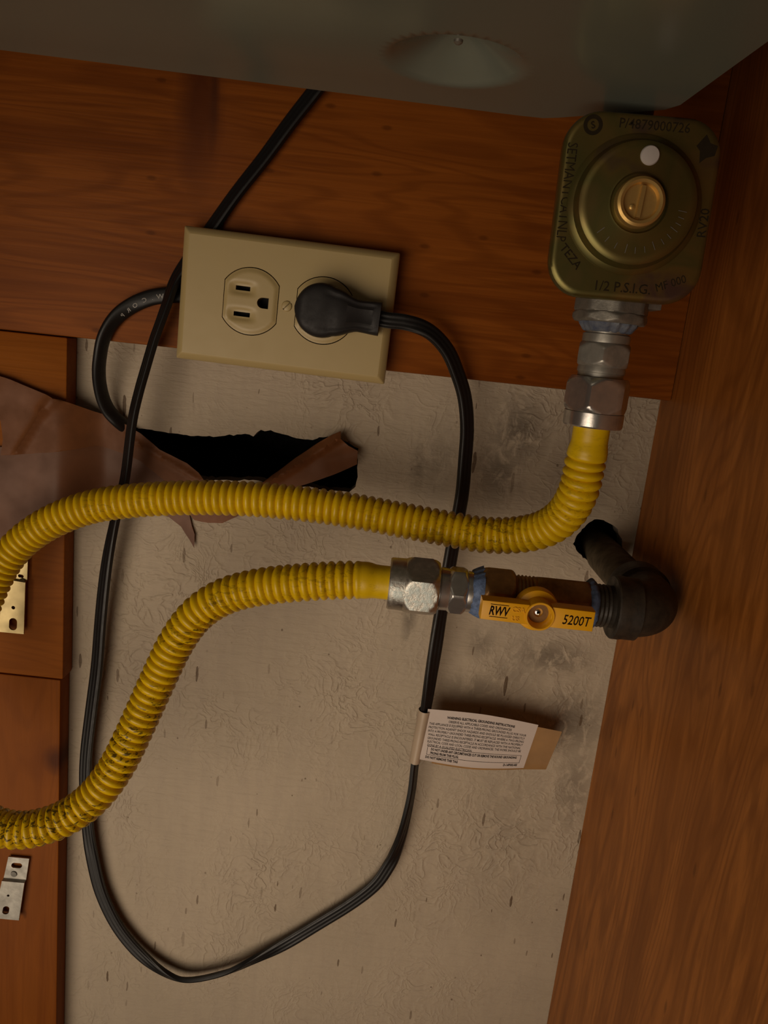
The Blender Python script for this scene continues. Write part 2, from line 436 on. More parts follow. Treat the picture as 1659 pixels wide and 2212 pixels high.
def hose_material():
    mt, nt, bs = M('yellow_coating')
    v = pos(nt)
    base = ramp(nt, noi(nt, v, 90, 3), [(.3, (.60, .39, .002)), (.7, (.69, .455, .003))])
    at = nd(nt, 'ShaderNodeAttribute', attribute_name='wear')
    scr = ramp(nt, noi(nt, pos(nt, (240, 240, 620)), 1.0, 5, .7, .7), [(.535, 0.0), (.575, 1.0)])
    blot = ramp(nt, noi(nt, v, 42, 3, .6), [(.40, 0.0), (.54, 1.0)])
    k = math_(nt, 'MULTIPLY', math_(nt, 'MULTIPLY', scr, blot), at.outputs['Fac'])
    base = mixc(nt, math_(nt, 'MULTIPLY', k, .88), base, (.035, .022, .006))
    lk(nt, base, bs.inputs['Base Color'])
    bs.inputs['Roughness'].default_value = .36; bs.inputs['Specular IOR Level'].default_value = .45
    bump(nt, bs, noi(nt, v, 900, 3), .08, .0004)
    return mt
MAT_HOSE = hose_material()

def patina_nut():
    mt, nt, bs = M('corroded_nickel'); v = pos(nt)
    f = noi(nt, v, 420, 5, .7)
    # white corrosion only on the flat that faces the cabinet door
    g = nt.nodes.new('ShaderNodeNewGeometry'); sx = nd(nt, 'ShaderNodeSeparateXYZ'); lk(nt, g.outputs['True Normal'], sx.inputs[0])
    front = ramp(nt, math_(nt, 'MULTIPLY', sx.outputs['Y'], -1.0), [(.90, 0.0), (.97, 1.0)])
    k = math_(nt, 'MULTIPLY', front, ramp(nt, f, [(.38, 0.0), (.62, 1.0)]))
    lk(nt, mixc(nt, k, (.55, .52, .46), (.60, .70, .68)), bs.inputs['Base Color'])
    lk(nt, math_(nt, 'SUBTRACT', 1.0, math_(nt, 'MULTIPLY', k, .75)), bs.inputs['Metallic'])
    lk(nt, ramp(nt, f, [(.3, .3), (.7, .55)]), bs.inputs['Roughness'])
    bump(nt, bs, math_(nt, 'MULTIPLY', f, front), .5, .0006)
    return mt
MAT_NUT = patina_nut()

def regulator_material():
    mt, nt, bs = M('yellow_chromate_steel'); v = pos(nt)
    f = noi(nt, v, 34, 3, .5, .8)
    lk(nt, ramp(nt, f, [(.3, (.12, .075, .06)), (.45, (.20, .14, .042)), (.6, (.14, .125, .038)), (.75, (.20, .14, .05))]), bs.inputs['Base Color'])
    bs.inputs['Metallic'].default_value = .72; bs.inputs['Roughness'].default_value = .32
    return mt
MAT_REG = regulator_material()

# ------------------------------------------------------------------ the cabinet shell
XR, XLW = 0.1512, -0.62
ZB, ZT = -0.40, 0.95
hole_px = [(262, 905), (300, 924), (345, 931), (385, 936), (420, 942), (470, 943), (520, 938), (548, 941), (563, 930), (585, 931), (610, 938), (640, 946),
           (668, 950), (700, 944), (735, 946), (757, 958), (774, 968), (772, 1000), (771, 1030), (768, 1052), (752, 1063), (715, 1061), (660, 1052), (600, 1046),
           (545, 1037), (440, 1037), (400, 1028), (350, 995), (300, 960)]
hole = rough_loop([(P(x, y, 0).x, P(x, y, 0).z) for x, y in hole_px], .0022, .0011, 1.5)
pipe_px = [(1238, 1176), (1246, 1158), (1262, 1138), (1278, 1124), (1296, 1121), (1315, 1128), (1334, 1142), (1343, 1165), (1346, 1195), (1330, 1222), (1290, 1222), (1270, 1212), (1250, 1196)]
phole = rough_loop([(P(x, y, 0).x, P(x, y, 0).z) for x, y in pipe_px], .0016, .0010, 8.2)
WT = .012
v2, f2 = cdt([(XLW, ZB), (XR + .02, ZB), (XR + .02, ZT), (XLW, ZT)], [hole, phole])
wall = obj('wall_back', slab(v2, f2, lambda p: Vector((p[0], 0, p[1])), lambda p: Vector((p[0], WT, p[1])), 1), [MAT_WALL, MAT_PLASTER], kind='structure', smooth=0,
           origin=(0, 0, 0), label='white painted back wall of the cabinet, cracked paint, stained and cut open')
# wall cavity behind the torn opening: closed box, its near-black colour standing in for shade
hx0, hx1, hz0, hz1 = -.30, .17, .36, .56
obj('cavity_shade_box', merge(box(((hx0 + hx1) / 2, .11, (hz0 + hz1) / 2), hx1 - hx0, .01, hz1 - hz0), box(((hx0 + hx1) / 2, .06, hz1), hx1 - hx0, .095, .01),
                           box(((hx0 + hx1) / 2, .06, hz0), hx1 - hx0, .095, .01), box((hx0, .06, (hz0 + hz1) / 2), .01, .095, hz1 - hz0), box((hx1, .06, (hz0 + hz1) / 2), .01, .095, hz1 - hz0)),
    MAT_CAVITY, wall, label='near-black box standing in for the shaded hollow behind the torn opening')
obj('wall_right', box((XR + .0095, -.30, (ZB + ZT) / 2), .019, .60, ZT - ZB), MAT_PANEL, kind='structure', label='brown wooden side panel of the cabinet')
obj('wall_left', box((XLW - .0095, -.30, (ZB + ZT) / 2), .019, .60, ZT - ZB), MAT_STILE_B, kind='structure', label='wooden left side of the cabinet')
obj('floor', box(((XR + XLW) / 2, -.30, ZB - .0095), XR - XLW + .038, .62, .019), MAT_STILE_B, kind='structure', label='wooden cabinet bottom')
BZ = .5325
obj('trim_1', box(((XLW + XR) / 2, -.0095, (BZ + .90) / 2), XR - XLW, .019, .90 - BZ), MAT_BOARD, kind='structure', label='wide orange-brown board across the top of the back wall')
sx1 = -.1862
t2 = obj('trim_2', box(((XLW + sx1) / 2, -.007, (.3245 + BZ - .0008) / 2), sx1 - XLW, .014, BZ - .0008 - .3245), MAT_STILE_A, kind='structure', label='orange upright board at the left, behind the brown tape')
t3 = obj('trim_3', box(((XLW + sx1 - .0015) / 2, -.007, (.3241 + ZB) / 2), sx1 - .0015 - XLW, .014, .3239 - ZB), MAT_STILE_B, kind='structure', label='reddish upright board at the lower left with a dark knot')

# ------------------------------------------------------------------ grey cooktop underside
GZ = .6485
dc = Pz(985, 135, GZ); DR = .0262
def pl(q): return (q.x, q.y)
cook = empty('cooktop', (0, -.20, GZ), 'grey sheet metal underside of a cooktop with one round dimple', 'cooktop')
gy0 = -.60
g_out = [(-.34, -.114), (.040, -.0895), (.050, -.0895), (.056, -.0925), (.086, -.1125), (.093, -.1175), (.0965, -.125), (.0985, -.165), (.103, -.25), (.110, gy0), (-.34, gy0)]
ex = []
for i in range(1, 15):
    r = DR * 1.12 * i / 14
    for k in range(40): ex.append((dc.x + r * cos(2 * pi * (k + .5 * (i % 2)) / 40), dc.y + r * sin(2 * pi * (k + .5 * (i % 2)) / 40)))
ex.append((dc.x, dc.y))
def gz(p):
    r = hypot(p[0] - dc.x, p[1] - dc.y) / DR
    lip = -.0006 * exp(-((r - 1.0) / .06) ** 2)
    return GZ + .0125 * (1 - sstep(.12, 1.0, r) * .35 - .65 * min(1, r)) * (1 if r < 1 else 0) + lip
v2, f2 = cdt(g_out, (), ex)
n = len(v2)
GV = [Vector((p[0], p[1], gz(p))) for p in v2] + [Vector((p[0], p[1], GZ + .07)) for p in g_out]
GF = list(f2); m_ = len(g_out)
idx = [min(range(n), key=lambda k: (v2[k][0] - q[0]) ** 2 + (v2[k][1] - q[1]) ** 2) for q in g_out]
for i in range(m_): j = (i + 1) % m_; GF.append((idx[i], idx[j], n + j, n + i))
GF.append(tuple(range(n, n + m_)))
obj('burner_box', (GV, GF), MAT_GREY, cook, smooth=35)
bx_ = Pz(990, 90, GZ)
obj('rivet', lathe((bx_.x, bx_.y, GZ + .0005), (0, 0, -1), [(0, .0016), (.0008, .0015), (.0013, .0009), (.0015, .0001)], 16), MAT_ZINC2, cook)

# ------------------------------------------------------------------ duplex outlet
OD = .0345
OC = P(616, 661, OD); OT = radians(-1.15)
ux = Vector((cos(OT), 0, sin(OT))); uz = Vector((-sin(OT), 0, cos(OT)))
def O(x, z, h=0.0): return OC + ux * (x / 1000) + uz * (z / 1000) + Vector((0, -h / 1000, 0))     # millimetres on the plate face
out = empty('duplex_outlet', P(616, 661, .019), 'ivory duplex outlet with horizontal cover plate screwed over the wooden board edge', 'outlet')
def recept(cx):
    r, fl = 17.4, 14.5; a = acos(fl / r)
    pts = [(cx + r * cos(t), r * sin(t)) for t in [a + (pi - 2 * a) * k / 24 for k in range(25)]]
    return pts + [(cx - (x - cx), -z) for x, z in pts]
def scale_loop(lp, cx, s): return [(cx + (x - cx) * s, z * s) for x, z in lp]
RC = (-18.2, 20.0)
pw, ph = 56.5, 34.0
v2, f2 = cdt(rrect(0, 0, 2 * pw - 8, 2 * ph - 8, .8, 3), [recept(RC[0]), recept(RC[1]), circ(.9, 0, 2.6, 24)])
face = slab(v2, f2, lambda p: O(p[0], p[1], 0), lambda p: O(p[0], p[1], -3.0))
# rolled border falling away to the rim
rim = []
for t, (dx, h) in enumerate([(8, 0), (6.6, -.25), (4.6, -1.1), (2.2, -2.4), (.7, -3.6), (0, -4.4), (0, -5.4), (3, -5.4), (3, -3.6), (8, -3.0)]):
    rim.append([O(x, z, h) for x, z in rrect(0, 0, 2 * pw - dx, 2 * ph - dx, .8 + .02 * t, 3)])
RV = [p for lp in rim for p in lp]; nn = len(rim[0])
RF = [(i * nn + k, i * nn + (k + 1) % nn, (i + 1) * nn + (k + 1) % nn, (i + 1) * nn + k) for i in range(len(rim) - 1) for k in range(nn)]
obj('cover_plate', merge(face, (RV, RF)), MAT_IVORY, out, smooth=30)
for q, cx in enumerate(RC):
    lp = scale_loop(recept(cx), cx, .972)
    sl = [rrect(cx - 4.6, 6.2, 7.6, 2.3, .15, 1), rrect(cx - 4.2, -7.0, 8.6, 2.3, .15, 1)]
    gp = [(cx + 6.2 + x, z) for x, z in [(3.3, 2.75), (1.2, 2.75)] + [(0.2 + 2.9 * cos(t), 2.75 * sin(t)) for t in [pi / 2 + pi * k / 10 for k in range(11)]] + [(1.2, -2.75), (3.3, -2.75)]]
    gp = gp[:1] + gp[2:-2] + gp[-1:]
    hs = sl + [gp]
    def rh(p, cx=cx):
        x, z = p[0] - cx, p[1]; h = 1.0
        h -= 1.5 * exp(-((x + 4.6) / 6.2) ** 4 - ((z - 6.2) / 2.9) ** 4) + 1.5 * exp(-((x + 4.4) / 6.6) ** 4 - ((z + 7.0) / 2.9) ** 4)
        return h - .9 * sstep(.86, 1.0, max(hypot(x, z) / 16.9, abs(x) / 14.1))
    v2, f2 = cdt(lp, hs, grid_pts(lp, 1.0, hs))
    dat = slab(v2, f2, lambda p: O(p[0], p[1], rh(p)), lambda p: O(p[0], p[1], -6.5), 0)
    rc = obj('receptacle', dat, MAT_IVORY, out, smooth=50)
    for lpz in hs:
        b = [(lambda x, z: (x, z))(*p) for p in lpz]
        k = len(b); V = [O(x, z, -.5) for x, z in b] + [O(x, z, -6.4) for x, z in b]
        obj('contact_slot_shade', (V, [tuple(range(k, 2 * k))] + [(i, (i + 1) % k, k + (i + 1) % k, k + i) for i in range(k)]), MAT_SLOT_SHADE, rc, smooth=0)  # separate black slot walls, occlusion shade painted over what would be ivory
# plate screw with a slanted slot
sc_o = O(.9, 0, -.9); a_ = radians(48)
half = []
for sgn in (1, -1):
    pts = [(2.75 * cos(t), 2.75 * sin(t)) for t in [asin(.46 / 2.75) + (pi - 2 * asin(.46 / 2.75)) * k / 16 for k in range(17)]]
    pts = [(x, z * sgn) for x, z in pts]; pts = [(x * cos(a_) - z * sin(a_), x * sin(a_) + z * cos(a_)) for x, z in pts]
    V = []
    for s, h in ((1, 0), (1, 1.1), (.88, 1.75), (.6, 2.05)):
        cxm = sum(p[0] for p in pts) / 17 * .0; V += [sc_o + ux * (x * (s if h > 1.2 else 1) / 1000) + uz * (z * (s if h > 1.2 else 1) / 1000) + Vector((0, -h / 1000, 0)) for x, z in pts]
    F_ = [(i * 17 + k, i * 17 + (k + 1) % 17, (i + 1) * 17 + (k + 1) % 17, (i + 1) * 17 + k) for i in range(3) for k in range(17)] + [tuple(range(17)), tuple(range(51, 68))]
    half.append((V, F_))
obj('screw', merge(*half, lathe(sc_o, (0, -1, 0), [(-.004, .0024), (.0001, .0024)], 20)), MAT_IVORY, out, smooth=30)
obj('outlet_box', box(OC + Vector((0, .0095, 0)), .076, .005, .036), MAT_CAVITY, out)

# ------------------------------------------------------------------ appliance cord with moulded plug
cordE = empty('appliance_cord', P(560, 1100, .02), 'black flat appliance cord hanging in a loop, its angled plug in the outlet', 'cord')
PLC = O(20.6, -.2, 0); pang = radians(-1.0)
px_ = Vector((cos(OT + pang), 0, sin(OT + pang))); pz_ = Vector((-sin(OT + pang), 0, cos(OT + pang)))
st = []
for i in range(45):
    x = -13.6 + 43.4 * (i / 44) ** 1.0 if i else -13.6
    if i < 12: x = -13.6 + 9 * (1 - cos(pi / 2 * i / 12))
    else: x = -4.6 + (29.8 + 4.6) * (i - 12) / 32
    if x < 6.5: hz = sqrt(max(0.05, 13.6 ** 2 - x * x))
    else: hz = L(11.95, 8.0, sstep(6.5, 19.5, x)) + .55 * sstep(19, 29.8, x)
    ft = 17.5 - 3.0 * sstep(8, 24, x)
    if x < -8: ft -= 3.2 * ((-8 - x) / 5.6) ** 2
    st.append((x, hz, ft))
PV, PF = [], []; NS = 48
for x, hz, ft in st:
    for k in range(NS):
        t = 2 * pi * k / NS; c, s = cos(t), sin(t); e = .42
        z = hz * copysign(abs(s) ** (e if c > 0 else .25), s)
        dd = (ft / 2) + (ft / 2) * copysign(abs(c) ** e, c)
        if c > .2 and x > -1: dd -= .75 * max(0, cos(z / hz * 3.2 * pi)) * sstep(-1, 5, x) * (1 - sstep(26, 28, x))
        PV.append(PLC + px_ * (x / 1000) + pz_ * (z / 1000) + Vector((0, -(dd + 1.2) / 1000, 0)))
for i in range(len(st) - 1):
    for k in range(NS): j = (k + 1) % NS; PF.append((i * NS + k, i * NS + j, (i + 1) * NS + j, (i + 1) * NS + k))
PF += [tuple(range(NS)), tuple(range((len(st) - 1) * NS, len(st) * NS))]
obj('plug', (PV, PF), MAT_PLUG, cordE, smooth=35)
# (pixel x, pixel y, depth in mm, visible width in pixels)
CP = [(815, 687, 40, 36), (838, 692, 40, 36), (880, 697, 39, 34), (928, 716, 37, 31), (966, 756, 34, 30), (988, 806, 31, 29), (1004, 860, 28, 29), (1009, 925, 26, 28), (1005, 990, 24, 28),
      (999, 1062, 22, 28), (990, 1115, 20, 28), (976, 1190, 20, 28), (964, 1260, 20, 28), (952, 1325, 20, 27), (941, 1397, 20, 28), (932, 1453, 18, 26), (920, 1531, 17, 22), (908, 1590, 16, 18), (897, 1645, 15, 16),
      (889, 1712, 13, 16), (872, 1790, 11, 20), (854, 1842, 9, 25), (840, 1870, 8, 27), (811, 1911, 7, 30), (757, 1953, 6, 30), (684, 1998, 6, 30), (614, 2040, 6.5, 28), (543, 2076, 7.5, 22), (487, 2101, 8, 17), (411, 2117, 8, 18),
      (364, 2106, 7.5, 22), (308, 2066, 6.5, 29), (256, 2005, 6, 31), (219, 1930, 6, 30), (200, 1855, 6.5, 27), (190, 1790, 7, 26), (184, 1700, 8, 26), (186, 1629, 8, 26), (197, 1535, 8.5, 26), (209, 1441, 9, 26), (216, 1352, 10, 26),
      (224, 1269, 11.5, 26), (234, 1197, 13, 25), (249, 1122, 15, 23), (262, 1070, 18, 23), (272, 1020, 20, 23), (285, 914, 25, 23), (299, 850, 26, 23), (316, 790, 26.5, 23), (332, 736, 29, 23), (346, 697, 30.5, 23), (362, 652, 29.5, 24), (379, 604, 25.4, 26),
      (415, 549, 23, 28), (456, 494, 22, 29), (510, 418, 22, 29), (570, 342, 22, 30), (624, 268, 23, 31), (674, 204, 24, 32), (722, 142, 26, 32), (770, 80, 30, 32)]
CW, CT = 4.05, 1.75
cpts = []
for x, y, d, wpx in CP:
    p = P(x, y, d / 1000); wmm = wpx * (p - CAM).dot(AF) / FPX * 1000
    s2 = min(1, max(0, ((wmm / 2) ** 2 - CT ** 2) / (CW ** 2 - CT ** 2))); al = acos(sqrt(s2)) * .98
    cpts.append((p.x, p.y, p.z, al))
ch, _ = resample(smooth_chain(catmull(cpts, 10), 4), .0022)
def cord_sec(i):
    al = ch[i][3]; out_ = []
    for k in range(36):
        t = 2 * pi * k / 36
        a = CW * cos(t)
        lobe = max(sqrt(max(0, 1.75 ** 2 - (a - c) ** 2)) for c in (-2.3, 0, 2.3))
        b = copysign(max(lobe, .02 if abs(a) > 4 else 1.0), sin(t)) if abs(sin(t)) > .02 else 0
        out_.append(((a * cos(al) - b * sin(al)) / 1000, (a * sin(al) + b * cos(al)) / 1000))
    return out_
obj('cord', sweep(ch, cord_sec), MAT_RUBBER, cordE, smooth=50)

# ------------------------------------------------------------------ flat supply cable behind the outlet
KP = [(420, 640, 21.5, 36), (395, 637, 21.5, 36), (372, 637, 21.5, 36), (340, 640, 21.6, 36), (313, 647, 22, 35), (285, 660, 22.5, 33), (258, 679, 23.2, 30), (238, 703, 23.4, 26), (223, 733, 23, 23), (216, 770, 21, 22), (213.5, 801, 18, 22), (216, 833, 14, 22),
      (224, 865, 10, 23), (237, 890, 7, 25), (260, 913, 4, 26), (290, 935, -4, 26), (330, 965, -16, 26), (380, 1000, -30, 26)]
kp = []
for x, y, d, wpx in KP:
    p = P(x, y, d / 1000); wmm = wpx * (p - CAM).dot(AF) / FPX * 1000
    s2 = min(1, max(0, ((wmm / 2) ** 2 - 2.45 ** 2) / (4.3 ** 2 - 2.45 ** 2))); kp.append((p.x, p.y, p.z, acos(sqrt(s2))))
kch, ktot = resample(smooth_chain(catmull(kp, 10), 3), .0015)
def cab_sec(i):
    al = kch[i][3]; o_ = []
    for k in range(32):
        t = 2 * pi * k / 32; a = 4.3 * copysign(abs(cos(t)) ** .85, cos(t)); b = 2.45 * copysign(abs(sin(t)) ** .85, sin(t))
        o_.append(((a * cos(al) - b * sin(al)) / 1000, (a * sin(al) + b * cos(al)) / 1000))
    return o_
cab = obj('supply_cable', sweep(kch, cab_sec), MAT_RUBBER, smooth=50, label='short black cable with white print curving from the outlet into the torn hole', cat='cable')
# white print running along the cable (reads towards the outlet's left, upside down)
def on_cable(s, a, lift=2.52):
    f = min(len(kch) - 1.001, max(0, s / ktot * (len(kch) - 1))); i = int(f); c = [L(x, y, f - i) for x, y in zip(kch[i], kch[i + 1])]
    t = (Vector(kch[i + 1][:3]) - Vector(kch[i][:3])).normalized(); b = Vector((0, -1, 0)); b = (b - t * b.dot(t)).normalized(); aa = t.cross(b)
    al = c[3]; b_ = lift * (1 - .0) ; return Vector(c[:3]) + (aa * (a * cos(al) - b_ * sin(al)) + b * (a * sin(al) + b_ * cos(al))) / 1000
def cable_s(px, py):
    q = P(px, py, .023); return min(range(len(kch)), key=lambda i: (Vector(kch[i][:3]) - q).length) / (len(kch) - 1) * ktot
parts = []
for chx, qx, qy, sz in (('W', 344, 636, 3.4), ('.', 327, 640, 3.0), ('C', 309, 645, 3.2), ('O', 290, 653, 3.2), ('R', 273, 662, 3.0), ('P', 260, 673, 3.0)):
    t = text2d(chx, sz, 1.15, .02, 'CENTER'); s0 = cable_s(qx, qy)
    parts.append(place_text(t, lambda x, y, s0=s0: on_cable(s0 + x / 1000, (y - 1.1) * 1.0 - .5)))
for k in range(12):
    s0 = cable_s(226, 725) + k * .0028; hgt = .5 + .5 * random.random()
    V = [on_cable(s0 + a, b, 2.2) for a, b in ((0, .9), (.0005, .9), (.0005, .9 + hgt), (0, .9 + hgt))]
    parts.append((V, [(0, 1, 2, 3)]))
obj('lettering', merge(*parts), MAT_WHITEINK, cab, smooth=0, label='white lettering W. CORP')

# ------------------------------------------------------------------ yellow flexible gas connector
RH = .00935
AXD = .104
AXU = P(1287, 870, AXD)            # the upright fitting line under the regulator
AXL = P(905, 1266, .098)            # the level fitting line into the valve
conn = empty('gas_connector', P(500, 1160, .06), 'yellow corrugated gas hose looping left between regulator and shutoff valve', 'gas hose')
def up(py, px=None):                # height on the upright line seen at pixel row py
    k = 1287 + (870 - py) * .1823; return P(k, py, AXD).z
def lo(px):
    return P(px, 1266 + (px - 905) * .1025, .098).x
HP = [(AXU.x, -AXD, up(912)), (AXU.x, -AXD, up(965)), (AXU.x - .0003, -AXD + .0005, up(1000))]
HP = [tuple(p) + (.15,) for p in HP]
for x, y, d, wr in ((1250, 1060, 101, .35), (1222, 1110, 94, .4), (1175, 1143, 86, .5), (1110, 1156, 78, .6), (1040, 1155, 73, .6), (960, 1141, 69, .45), (860, 1122, 65, .3), (760, 1103, 62, .2), (660, 1089, 60, .15), (560, 1079, 58, .1), (460, 1075, 56, .1),
                    (370, 1076, 54, .15), (280, 1082, 52, .3), (195, 1095, 50, .4), (115, 1125, 49, .4), (50, 1168, 48, .3), (5, 1222, 49, .3), (-28, 1290, 52, .3), (-60, 1370, 58, .3), (-100, 1450, 66, .4), (-145, 1530, 76, .5), (-165, 1610, 88, .6), (-135, 1690, 98, .8), (-85, 1745, 104, .9),
                    (-30, 1776, 108, 1.0), (30, 1793, 109, 1.0), (90, 1786, 108, 1.0), (150, 1762, 106, 1.0), (205, 1720, 104, 1.0), (250, 1660, 101, 1.0), (285, 1592, 98, 1.0), (318, 1520, 95, .95), (350, 1450, 93, .9), (382, 1385, 92, .8), (425, 1327, 92, .9),
                    (485, 1288, 93, .55), (560, 1268, 95, .4), (640, 1259, 97, .35), (715, 1254, 98, .4)):
    HP.append(tuple(P(x, y, d / 1000)) + (wr,))
HP += [(lo(780), -.098, AXL.z, .3), (lo(815), -.098, AXL.z, .3), (lo(850), -.098, AXL.z, .3)]
hch, htot = resample(smooth_chain(catmull(HP, 12), 10), .0042 / 9)
NH = len(hch); wears = []
def hose_r(s):
    e0, e1 = s, htot - s
    env = sstep(.0135, .0185, e0) * sstep(.0145, .0195, e1)
    ph_ = abs(sin(pi * s / .0042)); ring = RH - .0022 + .0022 * ph_ ** .6
    sl = .0081 + .0008 * sstep(.008, .0135, min(e0, e1))
    return L(sl, ring, env)
def hose_sec(i):
    r = hose_r(htot * i / (NH - 1)); return [(r * cos(2 * pi * k / 40), r * sin(2 * pi * k / 40)) for k in range(40)]
hs_ = obj('hose', sweep(hch, hose_sec), MAT_HOSE, conn, smooth=70)
at = hs_.data.attributes.new('wear', 'FLOAT', 'POINT')
at.data.foreach_set('value', [hch[i][3] for i in range(NH) for _ in range(40)])

def fit_up(prof_px, mat, name, parent, kind='lathe', **kw):
    """lathe on the upright line, stations given as photo rows"""
    base = Vector((AXU.x, AXU.y, 0))
    return obj(name, lathe(base, (0, 0, 1), [(up(y), r) for y, r in prof_px], 48), mat, parent, **kw)
b0 = Vector((AXU.x, AXU.y, 0))
obj('flare_nut', merge(hexnut(b0, (0, 0, 1), up(893), up(815), .0146, turn=radians(4), ch=.004),
                       lathe(b0, (0, 0, 1), [(up(921), .0086), (up(921), .0126), (up(918), .0130), (up(900), .0131), (up(890), .0131)], 48)), MAT_ZINC, conn, smooth=28, label='zinc nut at the regulator end')
obj('adapter', merge(hexnut(b0, (0, 0, 1), up(792), up(742), .0124, turn=radians(16), ch=.003),
                     lathe(b0, (0, 0, 1), [(up(820), .0099), (up(806), .0099), (up(805), .0104), (up(798), .0104), (up(790), .0100)], 48),
                     lathe(b0, (0, 0, 1), [(up(744), .0100), (up(738), .0102), (up(724), .0102), (up(722), .0092), (up(700), .0095)], 48)), MAT_ZINC2, conn, smooth=28)
l0 = Vector((0, AXL.y, AXL.z)); LX = Vector((1, 0, 0))
obj('flare_nut', merge(hexnut(l0, LX, lo(871), lo(946), .0146, turn=radians(5), ch=.004),
                       lathe(l0, LX, [(lo(840), .0086), (lo(840), .0120), (lo(843), .0124), (lo(874), .0126)], 48)), MAT_NUT, conn, smooth=28, label='nut at the valve end with a whitish corroded flat')
obj('adapter', merge(hexnut(l0, LX, lo(967), lo(1007), .0119, turn=radians(27), ch=.0024),
                     lathe(l0, LX, [(lo(940), .0100), (lo(949), .0100), (lo(950), .0104), (lo(966), .0102), (lo(970), .0100)], 48),
                     lathe(l0, LX, [(lo(1004), .0096), (lo(1009), .0098), (lo(1018), .0098), (lo(1020), .0092), (lo(1040), .0094)], 48)), MAT_ZINC, conn, smooth=28)

# ------------------------------------------------------------------ pressure regulator
RD = .1275
rc0 = P(1371, 452, RD)
reg = empty('pressure_regulator', rc0, 'square gas pressure regulator with round dome and brass cap below the cooktop', 'regulator')
RT = radians(1.2)
rx = Vector((cos(RT), 0, sin(RT))); rz = Vector((-sin(RT), 0, cos(RT)))
def G(x, z, h=0.0): return rc0 + rx * (x / 1000) + rz * (z / 1000) + Vector((0, -h / 1000, 0))
rw, rhh, rr = 61.5, 69.5, 14.5
rings = []
for ins, h in ((2.2, -5.5), (0.6, -5.5), (0, -4.6), (0, -2.4), (.5, -.9), (1.5, -.15), (2.8, 0)):
    rings.append((ins, h))
def ring_loop(ins, h): return [G(x, z, h) for x, z in rrect(0, 0, rw - 2 * ins, rhh - 2 * ins, rr - ins * .8, 10)]
V = [p for q in rings for p in ring_loop(*q)]; nn = 44
Fp = [(i * nn + k, i * nn + (k + 1) % nn, (i + 1) * nn + (k + 1) % nn, (i + 1) * nn + k) for i in range(len(rings) - 1) for k in range(nn)]
Fp += [tuple(range(nn)), tuple(range(6 * nn, 7 * nn))]
obj('cover_plate', (V, Fp), MAT_REG, reg, smooth=35)
gd = G(-.6, 1.2, 0)
obj('dome', lathe(gd, (0, -1, 0), [(-.001, .0262), (.0004, .0262), (.0010, .0256), (.0020, .0240), (.0040, .0232), (.0056, .0226), (.0064, .0214), (.0067, .0196), (.0072, .0120), (.0074, .0112), (.0062, .0106), (.0060, .0001)], 72), MAT_REG, reg, smooth=25)
gc = G(-.6, 1.2, 6.0)
obj('brass_cap', lathe(gc, (0, -1, 0), [(0, .0094), (.0030, .0094), (.0040, .0090), (.0046, .0080), (.0044, .0069), (.0034, .0066), (.0022, .0064), (.0021, .0001)], 56), MAT_BRASS, reg, smooth=35)
capo = [o for o in COL.objects if o.name == 'brass_cap'][0]
sa = radians(4)
def GC(x, z, h): return gc + rx * ((x * cos(sa) + z * sin(sa)) / 1000) + rz * ((-x * sin(sa) + z * cos(sa)) / 1000) + Vector((0, -h / 1000, 0))
bv = [GC(x, z, h) for h in (2.0, 4.0) for x, z in ((-.75, -5.8), (.75, -5.8), (.75, 5.8), (-.75, 5.8))]
obj('slot_bar', (bv, [(0, 1, 2, 3), (4, 5, 6, 7), (0, 1, 5, 4), (1, 2, 6, 5), (2, 3, 7, 6), (3, 0, 4, 7)]), MAT_BRASS, capo, smooth=0)
obj('cap_button', lathe(GC(-2.7, -2.2, 2.0), (0, -1, 0), [(0, .0011), (.0008, .0010), (.0011, .0004), (.0011, .0001)], 14), MAT_BRASS, capo)
vg = G(.9, 18.2, 6.3)
obj('vent_disc', lathe(vg, (0, -1, 0), [(0, .0036), (.0012, .0036), (.0017, .0032), (.0019, .002), (.0019, .0001)], 32), MAT_VENT, reg, label='pale grey plastic vent disc')
# die-cast body and hexagonal hub behind the plate
bodyc = G(0, 0, 0)
bl = []
for ins, h in ((9, -27), (7, -26), (6, -22), (6, -12), (3.5, -8), (3.2, -5.4)):
    bl += [G(x, z, h) for x, z in rrect(0, 2, rw - 2 * ins, rhh - 6 - 2 * ins, 12, 10)]
Fb = [(i * nn + k, i * nn + (k + 1) % nn, (i + 1) * nn + (k + 1) % nn, (i + 1) * nn + k) for i in range(5) for k in range(nn)] + [tuple(range(nn)), tuple(range(5 * nn, 6 * nn))]
obj('regulator_body', (bl, Fb), MAT_CAST, reg, smooth=35)
hubz0, hubz1 = up(703), up(625)
obj('outlet_hub', merge(hexnut(b0, (0, 0, 1), up(699), up(676), .0163, turn=radians(20), ch=.002, sides=8), hexnut(b0, (0, 0, 1), up(679), up(640), .0160, turn=radians(20), ch=.001, sides=8),
                        box((AXU.x + .0035, AXU.y + .004, up(652)), .034, .014, .0035), lathe(b0, (0, 0, 1), [(up(645), .0150), (up(600), .0150)], 40)), MAT_CAST, reg, smooth=25)
obj('thread_sealant', lathe(b0, (0, 0, 1), [(up(719), .0094), (up(716), .0102), (up(711), .0108), (up(705), .0117), (up(700), .0121), (up(697), .0121)], 60,
                            rfun=lambda t, r: r * (1 + .07 * sin(5 * t) * cos(9 * t + 1) + .04 * sin(17 * t))), MAT_SEAL2, reg, smooth=60)
nb = Vector((.0835, -.0985, 0))
obj('inlet_nipple', lathe(nb, (0, 0, 1), [(G(0, 26, 0).z, .0103), (GZ + .035, .0103), (GZ + .035, .0001)], 40), MAT_IRON, reg)
